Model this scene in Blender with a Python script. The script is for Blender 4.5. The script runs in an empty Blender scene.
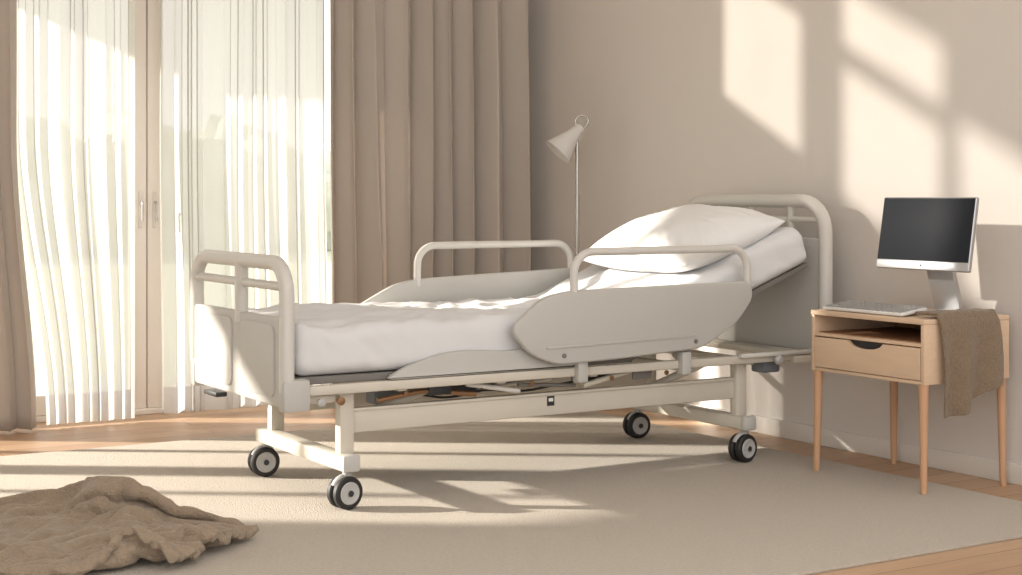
import bpy, bmesh, math, random
import numpy as np
from mathutils import Vector, Matrix, noise
random.seed(7)
S = bpy.context.scene
COL = S.collection

# ------------------------------------------------------------------ materials
def lin(c):
    return tuple(((v/255)/12.92 if v/255 <= .04045 else ((v/255+.055)/1.055)**2.4) for v in c) + (1,)

def mat(name, col, rough=.5, metal=0., bump=0., bscale=50., var=0., vscale=4., stretch=(1,1,1), spec=.5, sheen=0., trans=0., knit=0.):
    m = bpy.data.materials.new(name); m.use_nodes = True
    nt = m.node_tree; b = nt.nodes['Principled BSDF']
    c = lin(col)
    b.inputs['Base Color'].default_value = c
    b.inputs['Roughness'].default_value = rough
    b.inputs['Metallic'].default_value = metal
    b.inputs['Specular IOR Level'].default_value = spec
    if sheen: b.inputs['Sheen Weight'].default_value = sheen
    tc = nt.nodes.new('ShaderNodeTexCoord'); mp = nt.nodes.new('ShaderNodeMapping')
    mp.inputs['Scale'].default_value = stretch
    nt.links.new(tc.outputs['Object'], mp.inputs['Vector'])
    n1 = nt.nodes.new('ShaderNodeTexNoise'); n1.inputs['Scale'].default_value = vscale; n1.inputs['Detail'].default_value = 4
    nt.links.new(mp.outputs[0], n1.inputs['Vector'])
    mx = nt.nodes.new('ShaderNodeMix'); mx.data_type = 'RGBA'
    v = max(var, .015)
    mx.inputs[6].default_value = tuple(min(1, x*(1-v)) for x in c[:3]) + (1,)
    mx.inputs[7].default_value = tuple(min(1, x*(1+v)) for x in c[:3]) + (1,)
    nt.links.new(n1.outputs['Fac'], mx.inputs[0]); nt.links.new(mx.outputs[2], b.inputs['Base Color'])
    if bump:
        if knit:
            n2 = nt.nodes.new('ShaderNodeTexVoronoi'); n2.inputs['Scale'].default_value = knit
            outp = n2.outputs['Distance']
        else:
            n2 = nt.nodes.new('ShaderNodeTexNoise'); n2.inputs['Scale'].default_value = bscale; n2.inputs['Detail'].default_value = 3
            outp = n2.outputs['Fac']
        nt.links.new(mp.outputs[0], n2.inputs['Vector'])
        bp = nt.nodes.new('ShaderNodeBump'); bp.inputs['Strength'].default_value = bump; bp.inputs['Distance'].default_value = .01 if not knit else .004
        if knit: bp.invert = True
        nt.links.new(outp, bp.inputs['Height']); nt.links.new(bp.outputs[0], b.inputs['Normal'])
    if trans:
        out = nt.nodes['Material Output']
        tr = nt.nodes.new('ShaderNodeBsdfTranslucent'); tr.inputs[0].default_value = c
        ms = nt.nodes.new('ShaderNodeMixShader'); ms.inputs[0].default_value = trans
        nt.links.new(b.outputs[0], ms.inputs[1]); nt.links.new(tr.outputs[0], ms.inputs[2]); nt.links.new(ms.outputs[0], out.inputs[0])
    return m

M_wall = mat('wall_paint', (217,211,205), .9, bump=.05, bscale=120)
M_trim = mat('trim_paint', (222,217,210), .6)
M_frame = mat('window_frame_paint', (236,227,218), .5)
M_ceil = mat('ceiling_paint', (238,236,232), .9)
M_alu = mat('bed_tube_enamel', (206,203,197), .38, var=.03)
M_panel = mat('bed_plastic_panel', (186,184,179), .45, bump=.04, bscale=300)
M_cream = mat('bed_frame_enamel', (202,195,182), .42, var=.03)
M_plat = mat('mattress_platform', (116,112,107), .6)
M_dark = mat('dark_plastic', (42,42,44), .45)
M_rubber = mat('wheel_rubber', (32,31,31), .6)
M_hub = mat('wheel_hub_grey', (176,175,173), .35)
M_motor = mat('motor_housing', (110,114,122), .5)
M_rust = mat('mechanism_brass', (140,106,76), .4, .5)
M_sheet = mat('white_cotton_sheet', (216,216,217), .85, bump=.12, bscale=260, sheen=.1)
M_pillow = mat('pillow_cotton', (232,232,231), .85, bump=.1, bscale=260, sheen=.1)
M_drape = mat('taupe_drape_fabric', (211,201,191), .9, bump=.15, bscale=240, sheen=.2, trans=.25)
M_throw = mat('throw_blanket_wool', (148,131,112), .95, bump=.9, var=.22, vscale=90, sheen=.2, knit=105)
M_towel = mat('towel_wool', (130,112,92), .95, bump=1, var=.3, vscale=120, sheen=.2, knit=150)
M_oak = mat('light_oak', (214,186,158), .5, bump=.05, bscale=30, var=.1, vscale=6, stretch=(6,1,10))
M_oakleg = mat('oak_leg', (196,154,120), .5, var=.1, vscale=8, stretch=(6,6,1))
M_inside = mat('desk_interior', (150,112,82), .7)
M_silver = mat('brushed_aluminium', (190,191,193), .35, .8)
M_screen = mat('monitor_glass', (46,49,55), .45, spec=.06)
M_white = mat('white_plastic', (222,221,219), .4)
M_key = mat('keycap', (150,149,147), .5)
M_lampshade = mat('lamp_shade_white', (232,230,226), .4, trans=.15)
M_chrome = mat('lamp_pole_metal', (190,188,184), .25, .8)
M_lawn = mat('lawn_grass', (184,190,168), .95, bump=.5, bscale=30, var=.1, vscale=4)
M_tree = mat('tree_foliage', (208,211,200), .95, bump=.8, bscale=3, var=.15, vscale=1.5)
M_rug = mat('woven_rug', (187,177,164), .97, bump=.8, bscale=150, var=.16, vscale=80, sheen=.1)

def floor_mat():
    m = bpy.data.materials.new('oak_plank_floor'); m.use_nodes = True
    nt = m.node_tree; b = nt.nodes['Principled BSDF']
    tc = nt.nodes.new('ShaderNodeTexCoord')
    br = nt.nodes.new('ShaderNodeTexBrick')
    br.inputs['Scale'].default_value = 1.; br.inputs['Brick Width'].default_value = 1.7; br.inputs['Row Height'].default_value = .16
    br.inputs['Mortar Size'].default_value = .002; br.offset = .37
    br.inputs['Color1'].default_value = lin((200,168,138)); br.inputs['Color2'].default_value = lin((184,150,120)); br.inputs['Mortar'].default_value = lin((120,90,66))
    nt.links.new(tc.outputs['Object'], br.inputs['Vector'])
    mp = nt.nodes.new('ShaderNodeMapping'); mp.inputs['Scale'].default_value = (1,14,1)
    n = nt.nodes.new('ShaderNodeTexNoise'); n.inputs['Scale'].default_value = 3; n.inputs['Detail'].default_value = 6
    nt.links.new(tc.outputs['Object'], mp.inputs[0]); nt.links.new(mp.outputs[0], n.inputs['Vector'])
    mx = nt.nodes.new('ShaderNodeMix'); mx.data_type='RGBA'; mx.blend_type='MULTIPLY'; mx.inputs[0].default_value=.35
    cr = nt.nodes.new('ShaderNodeValToRGB'); cr.color_ramp.elements[0].position=.3; cr.color_ramp.elements[0].color=(.62,.58,.54,1); cr.color_ramp.elements[1].position=.7
    nt.links.new(n.outputs['Fac'], cr.inputs[0]); nt.links.new(br.outputs['Color'], mx.inputs[6]); nt.links.new(cr.outputs[0], mx.inputs[7])
    nt.links.new(mx.outputs[2], b.inputs['Base Color']); b.inputs['Roughness'].default_value=.45
    return m
M_floor = floor_mat()

def sheer_mat(name, tmin, tmax, scale=300, col=(250,246,240)):
    m = bpy.data.materials.new(name); m.use_nodes = True
    nt = m.node_tree; nt.nodes.remove(nt.nodes['Principled BSDF']); out = nt.nodes['Material Output']
    tr = nt.nodes.new('ShaderNodeBsdfTransparent')
    tl = nt.nodes.new('ShaderNodeBsdfTranslucent'); tl.inputs[0].default_value=lin(col)
    df = nt.nodes.new('ShaderNodeBsdfDiffuse'); df.inputs[0].default_value=lin(col)
    tc = nt.nodes.new('ShaderNodeTexCoord'); n = nt.nodes.new('ShaderNodeTexNoise'); n.inputs['Scale'].default_value=scale
    nt.links.new(tc.outputs['Object'], n.inputs['Vector'])
    mr = nt.nodes.new('ShaderNodeMapRange'); mr.inputs['To Min'].default_value=tmin; mr.inputs['To Max'].default_value=tmax
    nt.links.new(n.outputs['Fac'], mr.inputs['Value'])
    a = nt.nodes.new('ShaderNodeMixShader'); a.inputs[0].default_value=.38
    nt.links.new(tl.outputs[0], a.inputs[1]); nt.links.new(df.outputs[0], a.inputs[2])
    c = nt.nodes.new('ShaderNodeMixShader'); nt.links.new(mr.outputs[0], c.inputs[0])
    nt.links.new(tr.outputs[0], c.inputs[1]); nt.links.new(a.outputs[0], c.inputs[2]); nt.links.new(c.outputs[0], out.inputs[0])
    return m
M_sheer = sheer_mat('sheer_voile', .76, .88, 300, (212,210,207))
M_milk = sheer_mat('transom_sun_dimmer', .44, .50, 3)  # milky panes added out of view to dim the sun patches on the wall

# ------------------------------------------------------------------ mesh helpers
def obj(name, bm, m, smooth=True, parent=None, angle=40):
    bmesh.ops.recalc_face_normals(bm, faces=bm.faces)
    me = bpy.data.meshes.new(name); bm.to_mesh(me); bm.free()
    o = bpy.data.objects.new(name, me); COL.objects.link(o)
    me.materials.append(m)
    if smooth:
        for p in me.polygons: p.use_smooth = True
        try: me.set_sharp_from_angle(angle=math.radians(angle))
        except Exception: pass
    if parent is not None:
        o.parent = parent; o.matrix_parent_inverse = Matrix.Translation(-Vector(parent.location))
    return o

def empty(name, loc):
    e = bpy.data.objects.new(name, None); e.location = loc; e.empty_display_size=.1; COL.objects.link(e); return e

def rbox_bm(c, s, bev=.005, seg=2, rot=None, bm=None):
    bm2 = bmesh.new(); bmesh.ops.create_cube(bm2, size=1)
    bmesh.ops.scale(bm2, vec=s, verts=bm2.verts)
    if bev: bmesh.ops.bevel(bm2, geom=bm2.edges[:], offset=min(bev, min(s)*.49), segments=seg, profile=.5, affect='EDGES')
    Mx = Matrix.Translation(c) @ (rot if rot is not None else Matrix.Identity(4))
    bmesh.ops.transform(bm2, matrix=Mx, verts=bm2.verts)
    if bm is None: return bm2
    t = bpy.data.meshes.new('t'); bm2.to_mesh(t); bm2.free(); bm.from_mesh(t); bpy.data.meshes.remove(t); return bm

def rbox(name, c, s, m, parent=None, bev=.005, seg=2, rot=None):
    return obj(name, rbox_bm(c, s, bev, seg, rot), m, True, parent)

def mbox(name, lo, hi, m, parent=None, bev=.0):
    c = [(a+b)/2 for a,b in zip(lo,hi)]; s = [b-a for a,b in zip(lo,hi)]
    return rbox(name, c, s, m, parent, bev)

def fillet(pts, r, n=8):
    pts = [Vector(p) for p in pts]; out=[pts[0]]
    for i in range(1,len(pts)-1):
        a,b,c = pts[i-1],pts[i],pts[i+1]
        d1=(a-b); d2=(c-b); rr=min(r,d1.length*.48,d2.length*.48)
        p1=b+d1.normalized()*rr; p2=b+d2.normalized()*rr
        k=.5523
        for j in range(n+1):
            t=j/n
            c1=p1+(b-p1)*k; c2=p2+(b-p2)*k
            out.append((1-t)**3*p1+3*(1-t)**2*t*c1+3*(1-t)*t*t*c2+t**3*p2)
    out.append(pts[-1]); return out

def tube_bm(pts, r, seg=16, bm=None, r2=None):
    bm = bm or bmesh.new(); pts=[Vector(p) for p in pts]; n=len(pts); rings=[]
    t0=(pts[1]-pts[0]).normalized(); up=Vector((0,0,1)) if abs(t0.z)<.9 else Vector((1,0,0))
    nrm=t0.cross(up).normalized()
    for i in range(n):
        t=((pts[min(i+1,n-1)]-pts[max(i-1,0)])).normalized()
        nrm=(nrm-t*nrm.dot(t)).normalized(); b=t.cross(nrm)
        rr = r if r2 is None else r+(r2-r)*i/(n-1)
        rings.append([bm.verts.new(pts[i]+nrm*math.cos(a)*rr+b*math.sin(a)*rr) for a in [2*math.pi*k/seg for k in range(seg)]])
    for i in range(n-1):
        for k in range(seg):
            bm.faces.new((rings[i][k],rings[i][(k+1)%seg],rings[i+1][(k+1)%seg],rings[i+1][k]))
    bm.faces.new(rings[0][::-1]); bm.faces.new(rings[-1]); return bm
def tube(name, pts, r, m, parent=None, fr=0, seg=16, r2=None):
    if fr: pts=fillet(pts, fr)
    return obj(name, tube_bm(pts, r, seg, r2=r2), m, True, parent, 60)

def lathe(name, prof, origin, axis, m, parent=None, seg=40, cap=True):
    bm=bmesh.new(); ax=Vector(axis).normalized(); up=Vector((0,0,1)) if abs(ax.z)<.9 else Vector((1,0,0))
    u=ax.cross(up).normalized(); v=ax.cross(u); o=Vector(origin); rings=[]
    for r,h in prof:
        rings.append([bm.verts.new(o+ax*h+u*math.cos(2*math.pi*k/seg)*max(r,1e-4)+v*math.sin(2*math.pi*k/seg)*max(r,1e-4)) for k in range(seg)])
    for i in range(len(prof)-1):
        for k in range(seg):
            bm.faces.new((rings[i][k],rings[i][(k+1)%seg],rings[i+1][(k+1)%seg],rings[i+1][k]))
    if cap: bm.faces.new(rings[0]); bm.faces.new(rings[-1])
    return obj(name,bm,m,True,parent,35)

def prism(name, outline, plane, c0, c1, m, parent=None, bev=.006, rad=0.0):
    pts=[Vector((p[0],p[1],0)) for p in outline]
    if rad:
        n=len(pts); out=[]
        for i in range(n):
            a,b,c=pts[i-1],pts[i],pts[(i+1)%n]
            d1=a-b; d2=c-b; rr=min(rad,d1.length*.45,d2.length*.45)
            p1=b+d1.normalized()*rr; p2=b+d2.normalized()*rr
            for j in range(7):
                t=j/6; out.append((1-t)**2*p1+2*(1-t)*t*b+t*t*p2)
        pts=out
    bm=bmesh.new()
    f=(lambda p,c:(p.x,c,p.y)) if plane=='XZ' else (lambda p,c:(c,p.x,p.y))
    A=[bm.verts.new(f(p,c0)) for p in pts]; B=[bm.verts.new(f(p,c1)) for p in pts]
    n=len(pts); fa=bm.faces.new(A); fb=bm.faces.new(B[::-1])
    for i in range(n): bm.faces.new((A[i],B[i],B[(i+1)%n],A[(i+1)%n]))
    bmesh.ops.recalc_face_normals(bm, faces=bm.faces)
    if bev:
        ed=list(set(list(fa.edges)+list(fb.edges)))
        bmesh.ops.bevel(bm, geom=ed, offset=bev, segments=3, profile=.5, affect='EDGES')
    return obj(name,bm,m,True,parent,35)

def nz(x,y,z=0): return noise.noise(Vector((x,y,z)))
def lerp(a,b,t): return a+(b-a)*t
def sstep(a,b,x):
    t=max(0,min(1,(x-a)/(b-a))); return t*t*(3-2*t)

# ------------------------------------------------------------------ throw blanket (settled cloth, simulated first in an empty scene)
RZ=.012
def throw():
    NX,NY=72,56
    bm=bmesh.new(); g=[]
    for j in range(NY+1):
        row=[]
        for i in range(NX+1):
            u=i/NX; v=j/NY
            x=(u-.5)*1.32; y=(v-.5)*(.92-.45*u*u)
            y+= .06*nz(u*2,v*2,1)+.08*math.sin(u*3.0); x+=.04*nz(u*2,v*3,9)
            z=.10+.085*math.sin(v*2*math.pi*3.0+1.6*nz(u*1.6,v*1.2,3)+u*1.6)*(1-.4*u)+.03*math.sin(u*2*math.pi*1.4+v*3)
            row.append(bm.verts.new((x,y,z)))
        g.append(row)
    for j in range(NY):
        for i in range(NX): bm.faces.new((g[j][i],g[j][i+1],g[j+1][i+1],g[j+1][i]))
    ctr=Vector((1.36,5.08,.03))
    bmesh.ops.transform(bm,matrix=Matrix.Translation(ctr)@Matrix.Rotation(math.radians(-30),4,'Z'),verts=bm.verts)
    o=obj('throw_blanket',bm,M_throw,True,None,180)
    fl=mbox('tmp_floor',(-1,3,-.3),(4,8,RZ),M_trim)
    fl.modifiers.new('c','COLLISION'); fl.collision.thickness_outer=.01; fl.collision.cloth_friction=60
    cm=o.modifiers.new('cloth','CLOTH'); st=cm.settings
    st.quality=6; st.mass=.4; st.tension_stiffness=20; st.compression_stiffness=20; st.shear_stiffness=10; st.bending_stiffness=1.2
    st.tension_damping=15; st.compression_damping=15; st.shear_damping=10; st.bending_damping=2; st.air_damping=2
    cs=cm.collision_settings; cs.use_collision=True; cs.distance_min=.01; cs.use_self_collision=True; cs.self_distance_min=.010; cs.self_friction=15; cs.collision_quality=2
    cm.point_cache.frame_start=1; cm.point_cache.frame_end=80
    for f in range(1,36): S.frame_set(f)
    dg=bpy.context.evaluated_depsgraph_get(); ev=o.evaluated_get(dg)
    me=bpy.data.meshes.new_from_object(ev)
    o.modifiers.clear(); o.data=me
    bpy.data.objects.remove(fl); S.frame_set(1)
    zs=sorted(v.co.z for v in me.vertices)
    zt_=zs[int(len(zs)*.985)]-RZ
    k=max(.6,min(2.4,.150/max(zt_,.02)))          # settle the pile at about 15 cm high
    for v in me.vertices:
        h=max(0,v.co.z-RZ-.010)
        h=h*k; h=h if h<.155 else .155+(h-.155)*.35
        v.co.z=RZ+.016+h
        v.co.x=ctr.x+(v.co.x-ctr.x)*1.15+.05; v.co.y=ctr.y+(v.co.y-ctr.y)*1.12-.05
    md=o.modifiers.new('sm','SMOOTH'); md.factor=.5; md.iterations=2
    md=o.modifiers.new('sub0','SUBSURF'); md.levels=1; md.render_levels=1
    md=o.modifiers.new('thick','SOLIDIFY'); md.thickness=.026; md.offset=0
    md=o.modifiers.new('sub','SUBSURF'); md.levels=1; md.render_levels=1
    for p in o.data.polygons: p.use_smooth=True
throw()

# ------------------------------------------------------------------ room
XW, YW, ZC = 5.12, 8.15, 4.2
mbox('floor', (-3.6,-3,-.1), (XW+.2,YW+.25,0), M_floor)
mbox('wall_right', (XW,-1.0,0), (XW+.2,YW+.25,ZC), M_wall)
mbox('wall_left', (-3.6,1.0,0), (-3.4,YW+.25,ZC), M_wall)
mbox('ceiling', (-3.6,2.4,ZC), (XW+.2,YW+.25,ZC+.15), M_ceil)
mbox('baseboard_right', (XW-.018,-1.0,0), (XW,YW,.085), M_trim, bev=.004)

WY0, WY1 = YW, YW+.2
zt = 2.52
doors = [(-2.35,-.55,1.98),(-.45,1.15,zt),(1.45,3.95,zt)]
tz0, tz1 = 2.66, 3.80
trans = [(-.95,1.06),(1.20,2.32)]
def wallbit(bm,x0,x1,z0,z1): rbox_bm(((x0+x1)/2,(WY0+WY1)/2,(z0+z1)/2),(x1-x0,WY1-WY0,z1-z0),0,bm=bm)
bm=bmesh.new(); x=-3.6
for a,b,h in doors:
    wallbit(bm,x,a,0,zt); x=b
    if h<zt: wallbit(bm,a,b,h,zt)  # wall above the lowered opening, added to keep sun off the footboard
wallbit(bm,x,XW+.2,0,zt)
wallbit(bm,-3.6,XW+.2,zt,tz0); wallbit(bm,-3.6,XW+.2,tz1,ZC)
x=-3.6
for a,b in trans: wallbit(bm,x,a,tz0,tz1); x=b
wallbit(bm,x,XW+.2,tz0,tz1)
wallbit(bm,-.95,-.12,3.52,tz1)  # unseen infill added to cut the upper part off one sun patch
rbox_bm((2.55,YW+.82,2.60),(3.3,1.25,.08),0,bm=bm)   # unseen slab added outside to block stray sun patches on the right wall
obj('wall_back',bm,M_wall,False)
mbox('baseboard_back', (3.97,YW-.018,0), (XW-.02,YW,.085), M_trim, bev=.004)

def glazed(name, x0,x1,z0,z1, leaves, st=.07, bars=(), vbars=(), handle=False, pane=None, vw=.08, barx=None):
    e=empty(name,((x0+x1)/2,YW+.1,z0))
    yc=YW+.08; t=.06
    w=(x1-x0)/leaves
    bm=bmesh.new()
    rbox_bm(((x0+x1)/2,yc,z0+.015),(x1-x0,.12,.03),.004,bm=bm)
    for i in range(leaves):
        a=x0+i*w+.004; b=x0+(i+1)*w-.004
        for xx in (a+st/2,b-st/2): rbox_bm((xx,yc,(z0+z1)/2+.015),(st,t,z1-z0-.03),.006,bm=bm)
        rbox_bm(((a+b)/2,yc,z1-st/2),(b-a-2*st+.02,t-.008,st),.004,bm=bm)
        rbox_bm(((a+b)/2,yc,z0+.035+st*.6),(b-a-2*st+.02,t-.008,st*1.2),.004,bm=bm)
        for zb in bars:
            bx0,bx1=barx or (a+st-.01,b-st+.01)
            rbox_bm(((bx0+bx1)/2,yc,zb),(bx1-bx0,t*.7,.09),.004,bm=bm)
    for xb in vbars: rbox_bm((xb,yc,(z0+z1)/2),(vw,t*.9,z1-z0-.06),.004,bm=bm)
    obj('frame',bm,M_frame,True,e)
    if pane: rbox('pane',((x0+x1)/2,yc,(z0+z1)/2),(x1-x0-.02,.004,z1-z0-.02),pane,e,0)
    if handle:
        for i in range(1,leaves):
            for s in (-1,1):
                hx=x0+i*w+s*.04
                rbox('handle_plate_%d'%(i*2+s),(hx,YW+.045,1.12),(.022,.012,.2),M_trim,e,.004)
                tube('handle_lever_%d'%(i*2+s),[(hx,YW+.04,1.16),(hx,YW+.005,1.16),(hx,YW+.005,1.06)],.007,M_chrome,e,.01,8)
    return e
glazed('window_1',1.45,3.95,.0,zt,2,.085,handle=True)
glazed('window_2',-.45,1.15,.0,zt,1,.06,vbars=(.42,),vw=.05)
glazed('window_3',-2.35,-.55,.0,1.98,1,.06,vbars=(-1.30,),vw=.05)
glazed('window_4',-.95,1.06,tz0,tz1,1,.03,bars=(3.42,),vbars=(.0,),pane=M_milk,barx=(0,1.04))
glazed('window_5',1.20,2.32,tz0,tz1,1,.03,bars=(3.52,),pane=M_milk)

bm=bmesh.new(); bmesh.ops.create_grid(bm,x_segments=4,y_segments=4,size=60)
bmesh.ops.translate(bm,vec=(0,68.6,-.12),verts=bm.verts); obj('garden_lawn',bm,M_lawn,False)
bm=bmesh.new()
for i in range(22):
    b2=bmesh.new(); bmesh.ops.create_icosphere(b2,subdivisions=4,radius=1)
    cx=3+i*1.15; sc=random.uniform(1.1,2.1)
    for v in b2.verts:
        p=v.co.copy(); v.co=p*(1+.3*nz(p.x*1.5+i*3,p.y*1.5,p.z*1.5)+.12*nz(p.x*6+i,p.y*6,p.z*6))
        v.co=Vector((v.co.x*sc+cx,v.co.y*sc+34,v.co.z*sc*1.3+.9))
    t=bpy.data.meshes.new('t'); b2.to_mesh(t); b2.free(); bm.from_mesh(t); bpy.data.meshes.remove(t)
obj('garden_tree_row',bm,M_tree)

# ------------------------------------------------------------------ curtains
def curtain(name,x0,x1,yc,z0,z1,folds,depth,m,seed=0,bx=None,by=0,sharp=.35,nu=None,solid=0,var=.45,wob=.35,soft=0):
    nu=nu or folds*18; nzv=36; bm=bmesh.new(); g=[]
    bx=bx or (x0,x1)
    for j in range(nzv+1):
        t=j/nzv; z=lerp(z0,z1,t); row=[]
        w=1-sstep(0,.6,t)
        a=lerp(x0,bx[0],w); b=lerp(x1,bx[1],w)
        for i in range(nu+1):
            u=i/nu
            uw=u+(.5+soft)/folds*nz(u*folds*.55+seed,seed*1.7,t*wob)
            ph=2*math.pi*folds*uw+wob*nz(u*3,t*2.2,seed+5)
            amp=depth*(1+var*1.6*nz(u*folds*.8,seed+9,t*wob*2))*(.75+.35*(1-t))
            x=a+(b-a)*u+ (b-a)/folds*sharp*.3*math.sin(2*ph)
            y=yc-by*w+amp*math.sin(ph)+.012*nz(u*12,t*5*wob,seed)+soft*.04*nz(u*4,t*wob,seed+3)
            row.append(bm.verts.new((x,y,z)))
        g.append(row)
    for j in range(nzv):
        for i in range(nu): bm.faces.new((g[j][i],g[j][i+1],g[j+1][i+1],g[j+1][i]))
    o=obj(name,bm,m,True,angle=180)
    if solid:
        md=o.modifiers.new('thick','SOLIDIFY'); md.thickness=solid
    return o
curtain('drape_curtain',3.66,4.94,7.92,.015,2.62,8,.085,M_drape,1,solid=.004)
curtain('drape_curtain',1.50,1.92,7.90,.015,2.62,4,.06,M_drape,4,bx=(1.50,2.02),solid=.004)
curtain('sheer_curtain',1.91,2.575,8.055,.02,2.62,8,.018,M_sheer,2,bx=(2.08,2.54),by=.12,var=1.0,wob=.15,soft=.5,nu=260)
curtain('sheer_curtain',2.72,3.70,8.055,.02,2.62,11,.018,M_sheer,3,by=.05,var=1.0,wob=.15,soft=.5,nu=340)
rod=empty('curtain_rail',(3.2,8.0,2.64))
rbox('track',(3.3,8.0,2.635),(3.6,.16,.02),M_trim,rod,.004)
for k,xx in enumerate((1.6,3.3,5.0)): rbox('bracket_%d'%k,(xx,8.09,2.648),(.03,.12,.02),M_trim,rod,.003)

# ------------------------------------------------------------------ rug
obj('area_rug',rbox_bm((2.05,5.385,.006),(5.5,3.53,.012),.005,2),M_rug)

# ------------------------------------------------------------------ hospital bed
bed=empty('hospital_bed',(3.6,5.73,0))
Y0,Y1=5.27,6.19
for tag,xc in (('foot',2.51),('head',4.46)):
    rbox('crossbeam_'+tag,(xc,5.67,.185),(.07,.86,.06),M_cream,bed,.012)
    for s,yy in (('near',5.33),('far',6.0)):
        rbox('post_%s_%s'%(tag,s),(xc+.02,yy,.33),(.062,.05,.27),M_cream,bed,.01)
        rbox('gusset_%s_%s'%(tag,s),(xc+.02,yy,.455),(.11,.06,.03),M_cream,bed,.006)
    rbox('endcap_%s'%tag,(xc,5.235,.187),(.075,.03,.066),M_panel,bed,.012)
    for s,yy,rotz in (('near',5.265,0.15),('far',6.06,-.1)):
        n='caster_%s_%s'%(tag,s)
        ax=Vector((math.sin(rotz),-math.cos(rotz),0)); ctr=Vector((xc-.01,yy,RZ+.063))
        for k,off in ((0,.006),(1,-.036)):
            o0=ctr+ax*off
            lathe(n+'_tyre_%d'%k,[(.045,0),(.056,.0),(.0615,.006),(.0625,.015),(.0615,.024),(.056,.03),(.045,.03)],o0,ax,M_rubber,bed)
            lathe(n+'_hub_%d'%k,[(.043,.0),(.043,.031),(.039,.034),(.032,.031),(.014,.031),(.013,.036),(.009,.037),(.0,.037)],o0,ax,M_hub,bed)
        lathe(n+'_cap',[(.012,0),(.011,.004),(.0,.005)],ctr+ax*.042,ax,M_dark,bed,20)
        arc=[(ctr+Vector((math.cos(a)*.045,0,math.sin(a)*.045+.012))) for a in [math.pi*.1+math.pi*.8*i/8 for i in range(9)]]
        obj(n+'_fork',tube_bm(arc,.014,10),M_hub,True,bed)
        tube(n+'_stem',[(xc,yy,.13),(xc,yy,.17)],.018,M_hub,bed)
for s,yy in (('near',5.345),('far',6.0)):
    rbox('lower_beam_'+s,(3.50,yy,.333),(1.93,.035,.096),M_cream,bed,.008)
    rbox('lower_beam_lip_'+s,(3.50,yy-.02,.375),(1.91,.012,.012),M_cream,bed,.003)
for s,yy in (('near',5.262),('far',6.2)):
    rbox('upper_rail_'+s,(3.60,yy,.468),(2.62,.034,.038),M_cream,bed,.008)
rbox('rating_label',(3.47,5.3255,.345),(.035,.002,.04),M_dark,bed,.0)
rbox('rating_label_inner',(3.47,5.3243,.35),(.022,.001,.014),M_white,bed,.0)
for i,xx in enumerate((2.36,2.75,3.2,3.65,4.1,4.5,4.88)):
    rbox('cross_slat_%d'%i,(xx,5.73,.455),(.04,.92,.03),M_cream,bed,.004)
rbox('head_frame_bar',(4.90,5.73,.455),(.04,1.04,.04),M_cream,bed,.006)
rbox('head_bracket_near',(4.83,5.255,.455),(.2,.05,.035),M_cream,bed,.006)
rbox('head_lever',(4.62,5.24,.487),(.42,.03,.018),M_alu,bed,.004)
lathe('head_knob',[(.0,0),(.02,.003),(.022,.02),(.012,.03),(.0,.03)],(4.62,5.23,.46),(0,-1,0),M_hub,bed,20)
rbox('head_motor',(4.64,5.33,.425),(.1,.09,.06),M_motor,bed,.01)
tube('actuator_body',[(2.86,5.62,.40),(3.30,5.62,.385)],.027,M_plat,bed)
tube('actuator_rod',[(3.30,5.62,.385),(3.66,5.62,.40)],.012,M_chrome,bed)
rbox('actuator_motor',(2.84,5.62,.385),(.12,.09,.08),M_motor,bed,.015)
tube('linkage_1',[(2.66,5.31,.405),(2.86,5.31,.43),(3.1,5.31,.40)],.010,M_rust,bed,.04)
tube('linkage_2',[(3.05,5.30,.445),(3.30,5.30,.40)],.010,M_alu,bed)
tube('linkage_3',[(3.62,5.31,.40),(3.85,5.31,.445)],.012,M_cream,bed)
tube('linkage_4',[(3.30,5.31,.425),(3.58,5.31,.405)],.008,M_plat,bed)
rbox('hinge_plate_1',(2.93,5.30,.43),(.10,.012,.04),M_dark,bed,.003)
rbox('hinge_plate_2',(3.92,5.30,.43),(.10,.012,.04),M_plat,bed,.003)
rbox('hinge_plate_3',(3.60,5.30,.435),(.05,.012,.035),M_dark,bed,.003)
for i,(xx,zz) in enumerate(((2.78,.425),(3.12,.43),(3.36,.428),(3.76,.425),(4.05,.43))):
    lathe('pivot_bolt_%d'%i,[(.0,0),(.010,.001),(.011,.008),(.0,.010)],(xx,5.302,zz),(0,-1,0),M_rust,bed,16)
rbox('control_box',(3.03,5.40,.425),(.22,.07,.05),M_dark,bed,.008)
rbox('control_box_1',(3.72,5.40,.43),(.16,.07,.045),M_dark,bed,.008)
tube('lift_arm_1',[(2.62,5.40,.33),(3.02,5.40,.45)],.018,M_cream,bed)
tube('lift_arm_2',[(4.02,5.45,.33),(4.42,5.45,.45)],.018,M_cream,bed)
tube('power_cable',[(2.9,5.42,.40),(3.05,5.44,.37),(3.2,5.43,.40),(3.4,5.44,.375),(3.7,5.42,.41)],.005,M_dark,bed,.06,8)
for i,xx in enumerate((2.39,2.47)):
    lathe('release_knob_%d'%i,[(.0,0),(.014,.002),(.016,.02),(.0,.024)],(xx,5.25,.425),(0,-1,0),M_rust if i else M_hub,bed,16)
rbox('foot_release_handle',(2.225,5.9,.40),(.05,.14,.02),M_dark,bed,.006)
rbox('foot_under_bar',(2.39,5.73,.43),(.16,.9,.03),M_cream,bed,.006)

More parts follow.
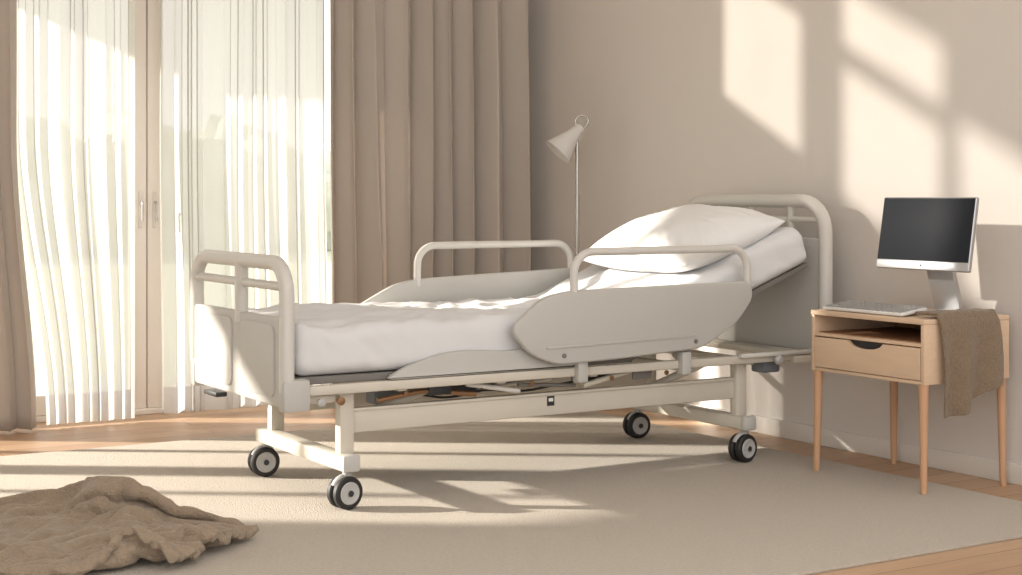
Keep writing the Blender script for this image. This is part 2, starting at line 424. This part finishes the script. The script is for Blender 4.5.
XF=2.262
tube('footboard_loop',[(XF,5.262,.47),(XF,5.262,.945),(XF,6.215,.945),(XF,6.215,.50)],.0285,M_alu,bed,.12,20)
tube('footboard_bar',[(XF,5.28,.858),(XF,6.20,.858)],.017,M_alu,bed)
tube('footboard_upright',[(XF-.004,5.70,.94),(XF-.004,5.70,.70)],.026,M_alu,bed)
prism('footboard_panel',[(5.285,.41),(6.20,.41),(6.20,.742),(5.285,.742)],'YZ',XF-.018,XF+.018,M_panel,bed,.008,.03)
prism('footboard_inset_1',[(5.33,.44),(5.66,.44),(5.66,.715),(5.33,.715)],'YZ',XF-.025,XF+.0,M_panel,bed,.004,.04)
prism('footboard_inset_2',[(5.76,.44),(6.16,.44),(6.16,.715),(5.76,.715)],'YZ',XF-.025,XF+.0,M_panel,bed,.004,.04)
for s,yy in (('near',5.262),('far',6.215)):
    rbox('footboard_bracket_'+s,(XF+.03,yy,.455),(.11,.062,.12),M_panel,bed,.014)
XH=4.945
tube('headboard_loop',[(XH,5.262,.47),(XH,5.262,1.172),(XH,6.30,1.172),(XH,6.30,.50)],.032,M_alu,bed,.15,20)
tube('headboard_bar',[(XH,5.28,1.085),(XH,6.28,1.085)],.016,M_alu,bed)
for i,yy in enumerate((5.50,5.78,6.06)): tube('headboard_upright_%d'%i,[(XH,yy,1.17),(XH,yy,.98)],.017,M_alu,bed)
prism('headboard_panel',[(5.27,.47),(6.29,.47),(6.29,1.0),(5.27,1.0)],'YZ',XH-.018,XH+.018,M_panel,bed,.008,.04)
prism('platform_flat',[(2.30,.487),(3.86,.487),(3.86,.515),(2.30,.515)],'XZ',5.285,6.165,M_plat,bed,.003)
a=math.radians(20.5)
ca,sa=math.cos(a),math.sin(a)
L=1.08
prism('platform_backrest',[(3.86,.490),(3.86+L*ca,.490+L*sa),(3.86+L*ca-.02*sa,.49+L*sa+.02*ca),(3.853,.515)],'XZ',5.30,6.15,M_plat,bed,.003)
tube('backrest_strut',[(4.25,5.5,.47),(4.62,5.5,.755)],.015,M_cream,bed)
tube('backrest_strut_1',[(4.25,5.95,.47),(4.62,5.95,.755)],.015,M_cream,bed)
prism('knee_cover',[(2.66,.489),(2.75,.535),(2.90,.578),(3.02,.586),(3.22,.572),(3.36,.585),(3.5,.53),(3.62,.489)],'XZ',5.243,5.275,M_panel,bed,.006,.05)
dx=-.055
prism('side_rail_panel_near',[(x+dx,z) for x,z in [(3.25,.662),(3.405,.785),(3.53,.808),(4.50,.822),(4.51,.745),(4.42,.64),(4.225,.538),(3.78,.515),(3.47,.508),(3.34,.56)]],'XZ',5.195,5.228,M_panel,bed,.01,.05)
prism('side_rail_rib_near',[(x+dx,z) for x,z in [(3.42,.575),(4.18,.59),(4.19,.60),(3.42,.585)]],'XZ',5.190,5.20,M_panel,bed,.001,.004)
tube('side_rail_tube_near',[(3.51,5.212,.78),(3.51,5.212,.965),(4.43,5.212,.965),(4.43,5.212,.78)],.017,M_alu,bed,.12)
for i,xx in enumerate((3.56,4.1)): rbox('rail_mount_%d'%i,(xx,5.24,.475),(.05,.05,.1),M_panel,bed,.008)
for i,(xx,zz) in enumerate(((3.45,.545),(4.13,.57))):
    lathe('rail_bolt_%d'%i,[(.0,0),(.01,.0),(.01,.005),(.0,.006)],(xx,5.196,zz),(0,-1,0),M_plat,bed,16)
prism('side_rail_panel_far',[(3.02,.70),(3.20,.79),(3.30,.812),(4.20,.845),(4.22,.75),(4.1,.6),(3.9,.53),(3.2,.52),(3.05,.6)],'XZ',6.222,6.252,M_panel,bed,.01,.05)
tube('side_rail_tube_far',[(3.33,6.237,.78),(3.33,6.237,.965),(4.18,6.237,.965),(4.18,6.237,.78)],.017,M_alu,bed,.12)
for i,xx in enumerate((3.35,4.0)): rbox('rail_mount_far_%d'%i,(xx,6.222,.475),(.05,.04,.1),M_panel,bed,.008)

def mattress():
    bm=bmesh.new(); th=.18; zb=.518
    path=[]; N=220; L1=3.86-2.305; L2=1.08; bl=.18
    tot=L1+L2
    x,z=2.305,zb; ds=tot/N
    for i in range(N+1):
        s=i*ds; ang=a*sstep(L1-bl,L1+bl,s)
        path.append((x,z,ang,s)); x+=math.cos(ang)*ds; z+=math.sin(ang)*ds
    yc=(Y0+Y1)/2; hw=.458
    def sec(scale_in):
        r=.055
        w=hw-scale_in; h0=scale_in*.9; h1=th-scale_in
        per=[]
        def line(p,q,n): return [(lerp(p[0],q[0],k/n),lerp(p[1],q[1],k/n)) for k in range(n)]
        rr=max(.01,r-scale_in)
        def arc(cx,cy,a0,a1,n): return [(cx+rr*math.cos(lerp(a0,a1,k/n)),cy+rr*math.sin(lerp(a0,a1,k/n))) for k in range(n)]
        per+=line((-w+rr,h0),(w-rr,h0),10)+arc(w-rr,h0+rr,-math.pi/2,0,6)
        per+=line((w,h0+rr),(w,h1-rr),6)+arc(w-rr,h1-rr,0,math.pi/2,8)
        per+=line((w-rr,h1),(-w+rr,h1),80)+arc(-w+rr,h1-rr,math.pi/2,math.pi,8)
        per+=line((-w,h1-rr),(-w,h0+rr),6)+arc(-w+rr,h0+rr,math.pi,1.5*math.pi,6)
        return per
    rings=[]
    for i,(x,z,ang,s) in enumerate(path):
        e=min(s,tot-s); r=.05
        sc=0 if e>=r else r-math.sqrt(max(0,r*r-(r-e)**2))
        ring=[]
        for (yy,hh) in sec(sc):
            top=sstep(.08,.18,hh)
            flat=1-sstep(3.7,4.1,x)
            w1=nz(x*2.2+yy*1.6,yy*2.6-x*.8,1)*.016
            w2=abs(nz(x*3.6+yy*3.5,yy*6-x*2,4))*-.036
            w3=-abs(nz(x*9-yy*5,yy*7+x*3,8))*.018
            edge=.006*nz(x*6,yy*.5,hh*14)+.012*nz(x*2.5,3,yy)-.014*abs(nz(x*9+hh*10,1,hh*5))
            d=top*(w1+w2+w3+.020)*(0.4+.8*flat)
            hh2=hh+d; y2=yy+(edge*(1 if yy>0 else -1) if abs(yy)>.42 else 0)
            ring.append(bm.verts.new((x-math.sin(ang)*hh2,yc+y2,z+math.cos(ang)*hh2)))
        rings.append(ring)
    n=len(rings[0])
    for i in range(N):
        for k in range(n): bm.faces.new((rings[i][k],rings[i][(k+1)%n],rings[i+1][(k+1)%n],rings[i+1][k]))
    bm.faces.new(rings[0]); bm.faces.new(rings[-1])
    return obj('mattress',bm,M_sheet,True,bed,70)
mattress()

def pillow(name,c,size,ang,m,parent,seed=0,tiltz=0):
    bm=bmesh.new(); n=64; hx,hy,hz=size[0]/2,size[1]/2,size[2]/2
    def P(i,j,s):
        u=-1+2*i/n; v=-1+2*j/n
        u=math.sin(u*math.pi/2)*.6+u*.4; v=math.sin(v*math.pi/2)*.6+v*.4
        px=u*hx*(1-.05*(1-v*v))*(1-.03*(abs(v)**4)); py=v*hy*(1-.05*(1-u*u))
        t=((1-abs(u)**2.8)**.5)*((1-abs(v)**2.8)**.5)
        h=hz*t*(1 if s>0 else .8)
        w=.022*nz(px*5+seed,py*5,seed)*t
        rad=math.atan2(v,u); rr=max(abs(u),abs(v))
        w-=.036*abs(nz(rad*4,seed,rr*1.5))*sstep(.35,.8,rr)*(t**.5)
        return Vector((px,py,s*h+(w if s>0 else 0)))
    top=[[None]*(n+1) for _ in range(n+1)]; bot=[[None]*(n+1) for _ in range(n+1)]
    R=Matrix.Translation(c)@Matrix.Rotation(tiltz,4,'Z')@Matrix.Rotation(-ang,4,'Y')
    for i in range(n+1):
        for j in range(n+1):
            top[i][j]=bm.verts.new(R@P(i,j,1))
            if i in(0,n) or j in(0,n): bot[i][j]=top[i][j]
            else: bot[i][j]=bm.verts.new(R@P(i,j,-1))
    for i in range(n):
        for j in range(n):
            bm.faces.new((top[i][j],top[i+1][j],top[i+1][j+1],top[i][j+1]))
            bm.faces.new((bot[i][j],bot[i][j+1],bot[i+1][j+1],bot[i+1][j]))
    return obj(name,bm,m,True,parent,180)
pc=Vector((4.42,5.68,0)); pc.z=.518+.192+(pc.x-3.86)*math.tan(a)+.070
pillow('pillow',pc,(.64,.80,.265),a-math.radians(3),M_pillow,None,3,math.radians(2))

# ------------------------------------------------------------------ floor lamp
lamp=empty('floor_lamp',(4.87,7.2,0))
lx,ly=4.87,7.2
lathe('base',[(.0,0),(.13,.0),(.135,.008),(.12,.018),(.02,.026),(.0,.026)],(lx,ly,0),(0,0,1),M_lampshade,lamp)
tube('pole',[(lx,ly,.02),(lx,ly,1.53)],.010,M_chrome,lamp)
tube('pole_sleeve',[(lx,ly,.9),(lx,ly,1.2)],.013,M_chrome,lamp)
R_=Vector((.852,-.524,0))
P=Vector((lx,ly,0))
tube('gooseneck',[P+Vector((0,0,1.5)),P+Vector((0,0,1.58)),P-R_*.015+Vector((0,0,1.635)),P+R_*.035+Vector((0,0,1.655)),P+R_*.07+Vector((0,0,1.63)),P+R_*.05+Vector((0,0,1.585)),P+R_*.0+Vector((0,0,1.555))],.0055,M_chrome,lamp,.03,10)
ax=(-R_*.72+Vector((0,0,-.80))+Vector((-.10,-.12,0))).normalized()
o0=P+R_*.0+Vector((0,0,1.565))
lathe('shade',[(.012,-.035),(.026,-.03),(.03,-.005),(.033,.0),(.042,.04),(.062,.10),(.088,.165),(.090,.168),(.086,.166),(.06,.10),(.04,.045),(.0,.02)],o0,ax,M_lampshade,lamp,48,False)
lathe('bulb',[(.0,.02),(.016,.03),(.018,.07),(.03,.10),(.03,.12),(.018,.14),(.0,.145)],o0,ax,M_white,lamp,24)

# ------------------------------------------------------------------ desk
desk=empty('wooden_desk',(4.82,4.63,0))
dx0,dx1,dy0,dy1=4.56,5.06,4.30,4.945
DT=.705
def db(n,lo,hi,m=M_oak,bev=.003): return mbox(n,lo,hi,m,desk,bev)
db('top',(dx0,dy0,DT-.02),(dx1,dy1,DT))
db('side_near',(dx0+.004,dy0,.445),(dx1,dy0+.018,DT-.02))
db('side_far',(dx0+.004,dy1-.018,.445),(dx1,dy1,DT-.02))
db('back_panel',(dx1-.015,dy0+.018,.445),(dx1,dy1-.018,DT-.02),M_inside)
db('bottom_panel',(dx0+.006,dy0+.018,.445),(dx1-.015,dy1-.018,.46))
db('shelf',(dx0+.004,dy0+.018,.595),(dx1-.015,dy1-.018,.609))
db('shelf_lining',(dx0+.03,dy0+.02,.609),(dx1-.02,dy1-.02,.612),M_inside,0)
ym=(dy0+dy1)/2; dyA,dyB=dy0+.022,dy1-.022; zA,zB=.463,.591
out=[(dyA,zA),(dyB,zA),(dyB,zB),(ym+.10,zB)]
out+=[(ym+.10-.20*t,zB-.030*math.sin(math.pi*t)**.5) for t in [i/12 for i in range(1,12)]]
out+=[(ym-.10,zB),(dyA,zB)]
prism('drawer_front',out,'YZ',dx0+.002,dx0+.02,M_oak,desk,.0015)
db('drawer_interior',(dx0+.021,dyA,zA),(dx0+.03,dyB,zB),M_dark,0)
for i,(xx,yy) in enumerate(((dx0+.025,dy0+.022),(dx1-.025,dy0+.022),(dx0+.025,dy1-.022),(dx1-.025,dy1-.022))):
    z0=RZ+.001 if xx<4.8 else 0
    sx=-.006 if xx<4.8 else .006; sy=-.006 if yy<4.6 else .006
    tube('leg_%d'%i,[(xx+sx,yy+sy,z0),(xx,yy,.45)],.013,M_oakleg,desk,0,20,.020)

def towel():
    bm=bmesh.new(); nu,nv=60,70; g=[]
    for j in range(nv+1):
        row=[]
        for i in range(nu+1):
            u=i/nu; v=j/nv
            top=.11-.03*u; drop=.40-.11*u+.02*math.sin(u*5)+.01*nz(u*5,2)
            tot=top+drop; s=v*tot
            x=lerp(4.63,4.97,u)+.022*(v-.3)*math.sin(u*7+1)
            if s<top: y=dy0+top-s; z=DT+.009; q=0
            else:
                q=(s-top); k=min(q/.03,1); y=dy0-.012*k; z=DT+.009-q
            qq=min(1,q/.25)
            y-= .020*qq*(1+math.sin(u*13+1.5+2.0*v))+.006*qq*nz(u*8,v*6,2)+.003
            if q==0: z+=.008*abs(nz(u*7,v*12,5))+.004
            row.append(bm.verts.new((x,y,z)))
        g.append(row)
    for j in range(nv):
        for i in range(nu): bm.faces.new((g[j][i],g[j][i+1],g[j+1][i+1],g[j+1][i]))
    o=obj('draped_towel',bm,M_towel,True,None,180)
    md=o.modifiers.new('thick','SOLIDIFY'); md.thickness=.012; md.offset=1
    md=o.modifiers.new('sub','SUBSURF'); md.levels=1; md.render_levels=1
towel()

# ------------------------------------------------------------------ monitor
mon=empty('desktop_monitor',(4.82,4.48,DT))
tl=math.atan2(.05,.30)
mc=Vector((4.785,4.495,1.04))
RY=Matrix.Rotation(tl,4,'Y')
def mpart(n,off,size,m,bev):
    c=mc+(RY@Vector(off)); return rbox(n,c,size,m,mon,bev,3,RY)
mpart('housing',(0,0,0),(.022,.505,.305),M_silver,.006)
mpart('screen',(-.0115,0,.016),(.003,.497,.262),M_screen,.001)
mpart('chin',(-.0122,0,-.134),(.002,.497,.032),M_silver,.0008)
mpart('rear_bulge',(.016,0,-.01),(.02,.30,.2),M_silver,.009)
lathe('logo_dot',[(.0,0),(.006,0),(.006,.001),(.0,.001)],mc+(RY@Vector((-.0132,0,-.134))),RY@Vector((-1,0,0)),M_dark,mon,16)
pr=[(4.755,DT+.001),(4.945,DT+.001),(4.87,.93),(4.85,.93),(4.915,DT+.012),(4.755,DT+.009)]
prism('stand',pr,'XZ',4.43,4.57,M_silver,mon,.002,.006)
rbox('stand_hinge',(4.835,4.50,.935),(.06,.10,.03),M_silver,mon,.008)

kb=empty('keyboard',(4.68,4.66,DT))
KR=Matrix.Rotation(math.radians(-7),4,'Y'); KC=Vector((4.665,4.675,DT+.018))
def kp(x,y,z): return KC+(KR@Vector((x,y,z)))
rbox('body',kp(0,0,0),(.15,.46,.014),M_white,kb,.005,3,KR)
rbox('rear_foot',(4.725,4.675,DT+.010),(.012,.40,.018),M_white,kb,.003)
bm=bmesh.new()
for r in range(5):
    for c in range(15):
        if r==4 and 4<=c<=9: continue
        rbox_bm(kp(.056-.028*r,.206-.0294*c,.009),(.021,.0235,.008),.002,1,KR,bm=bm)
rbox_bm(kp(-.056,.015,.009),(.021,.17,.008),.002,1,KR,bm=bm)
obj('keys',bm,M_key,True,kb)

# ------------------------------------------------------------------ light
w=bpy.data.worlds.new('World'); S.world=w; w.use_nodes=True
bg=w.node_tree.nodes['Background']; bg.inputs[0].default_value=(1.0,.974,.942,1); bg.inputs[1].default_value=1.95
sd=bpy.data.lights.new('sun','SUN'); sd.energy=11.5; sd.color=(1,.925,.81); sd.angle=math.radians(1.2)
so=bpy.data.objects.new('sun',sd); COL.objects.link(so)
d=Vector((.82,-.57,-.306)).normalized()
so.rotation_euler=d.to_track_quat('-Z','Y').to_euler(); so.location=(-6,12,6)

cam=bpy.data.cameras.new('camera'); co=bpy.data.objects.new('camera',cam); COL.objects.link(co); S.camera=co
co.location=(0,0,1.2); co.rotation_euler=(math.radians(90),0,math.radians(-31.6))
cam.sensor_width=36; cam.lens=53.9; cam.shift_y=-.0905
S.view_settings.view_transform='Standard'; S.view_settings.exposure=0
